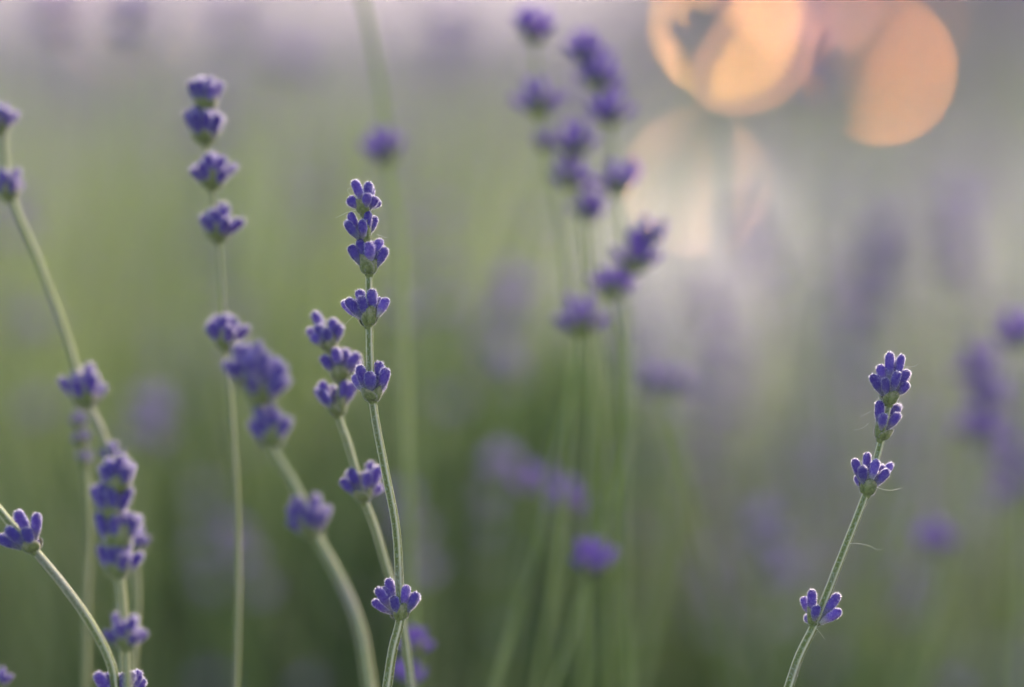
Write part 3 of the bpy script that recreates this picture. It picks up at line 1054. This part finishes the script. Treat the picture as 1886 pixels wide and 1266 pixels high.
protos = [proto(900 + i) for i in range(7)]
r_ = random.Random(77)
i = 0
while i < 110:
    y = r_.uniform(.92, 1.5)
    right = i % 2
    x = (r_.uniform(.03, .21) if right else r_.uniform(-.21, .08)) * y
    z = r_.uniform(-.10, .01) - (.06 if right else 0)
    if any(abs(x - L.x * y / L.y) < .05 and z + .45 > CAM_H + (L.z - CAM_H) * y / L.y - .05 for L in GLINTS):
        z -= .12
    o = protos[i] if i < 7 else copy_tree(protos[i % 7])
    o.location = (x, y, z)
    o.rotation_euler = (0, 0, r_.uniform(0, 6.28))
    i += 1

# ---------------------------------------------------------------- dark shrubs far behind at the right
def shrub(label, x, y, wd, h, seed, mat='foliage', name='shrub', group='dark shrubs beyond the field'):
    g = np.random.default_rng(seed)
    root = tag(link(name, None), label, name.replace('_', ' '), group)
    root.location = (x, y, 0)
    n = 5000
    u = g.normal(0, 1, (n, 3)); u /= np.linalg.norm(u, axis=1)[:, None]
    lump = 1 + .22 * np.sin(u[:, 0] * 5 + seed) * np.cos(u[:, 2] * 6)
    c = u * (g.uniform(.35, 1, n) ** .5 * lump)[:, None] * np.array([wd, wd * .8, h * .5]) + np.array([0, 0, h * .55])
    L = g.uniform(.04, .09, n)[:, None]
    a = g.normal(0, 1, (n, 3)); a /= np.linalg.norm(a, axis=1)[:, None]
    b = np.cross(a, g.normal(0, 1, (n, 3))); b /= np.linalg.norm(b, axis=1)[:, None]
    V = np.stack([c - a * L, c + b * L * .5, c + a * L, c - b * L * .5], 1).reshape(-1, 3)
    link('crown', np_mesh('crown', V, np.arange(n * 4).reshape(n, 4), [M[mat]], None, None, False), root)
    pts = [Vector((.05 * k * math.sin(seed), 0, h * .6 * k / 4)) for k in range(5)]
    link('trunk', stem_mb(pts, .05, .025, 8).mesh('trunk', [M['soil']]), root)
    return root


M['dark_leaf'] = leafy('dark_leaf', lambda t: ramp(t, noise(t, 6, 3), [(0.3, (0.02, 0.028, 0.012)), (0.7, (0.05, 0.06, 0.03))]), 0.1, 0.6)
M['mauve_bloom'] = leafy('mauve_bloom', lambda t: ramp(t, noise(t, 12, 3), [(0.3, (0.06, 0.06, 0.04)), (0.5, (0.12, 0.085, 0.14)), (0.7, (0.20, 0.15, 0.21))]), 0.3, 0.7)
shrub('dark green shrub in the top right corner, far beyond the field', 2.30, 11.0, .75, 2.0, 4, 'dark_leaf')
shrub('dark green shrub behind the top right one, mostly beyond the frame', 3.7, 11.5, 1.0, 2.1, 5, 'dark_leaf')
for i, (x, y, wd, h, lb) in enumerate([
        (.72, 8.6, .42, .62, 'dim mauve flowering bush behind the peach light, leftmost of the far bushes'),
        (1.22, 8.2, .40, .58, 'dim mauve flowering bush far behind the right orange light'),
        (1.75, 8.8, .45, .66, 'dim mauve flowering bush far back at the right edge'),
        (2.5, 8.5, .5, .62, 'dim mauve flowering bush beyond the right edge of the picture')]):
    shrub(lb, x, y, wd, h, 30 + i, 'mauve_bloom', 'lavender_bush', 'mauve lavender bushes far behind')

# ---------------------------------------------------------------- hazy evening air over the field
hm, ht, ho = material('haze')
pv = N(ht, 'ShaderNodeVolumePrincipled')
pv.inputs['Color'].default_value = (0.96, 0.93, 0.95, 1)
pv.inputs['Density'].default_value = HAZE
pv.inputs['Anisotropy'].default_value = 0.35
ht.links.new(pv.outputs[0], ho.inputs['Volume'])
x0, x1, y0, y1, z0, z1 = -64, 64, -8, 64, -1.0, 3.6
hb = MB()
hb.add([(x0, y0, z0), (x1, y0, z0), (x1, y1, z0), (x0, y1, z0), (x0, y0, z1), (x1, y0, z1), (x1, y1, z1), (x0, y1, z1)],
       [(0, 3, 2, 1), (4, 5, 6, 7), (0, 1, 5, 4), (1, 2, 6, 5), (2, 3, 7, 6), (3, 0, 4, 7)])
tag(link('haze', hb.mesh('haze', [hm], False)), kind='stuff')
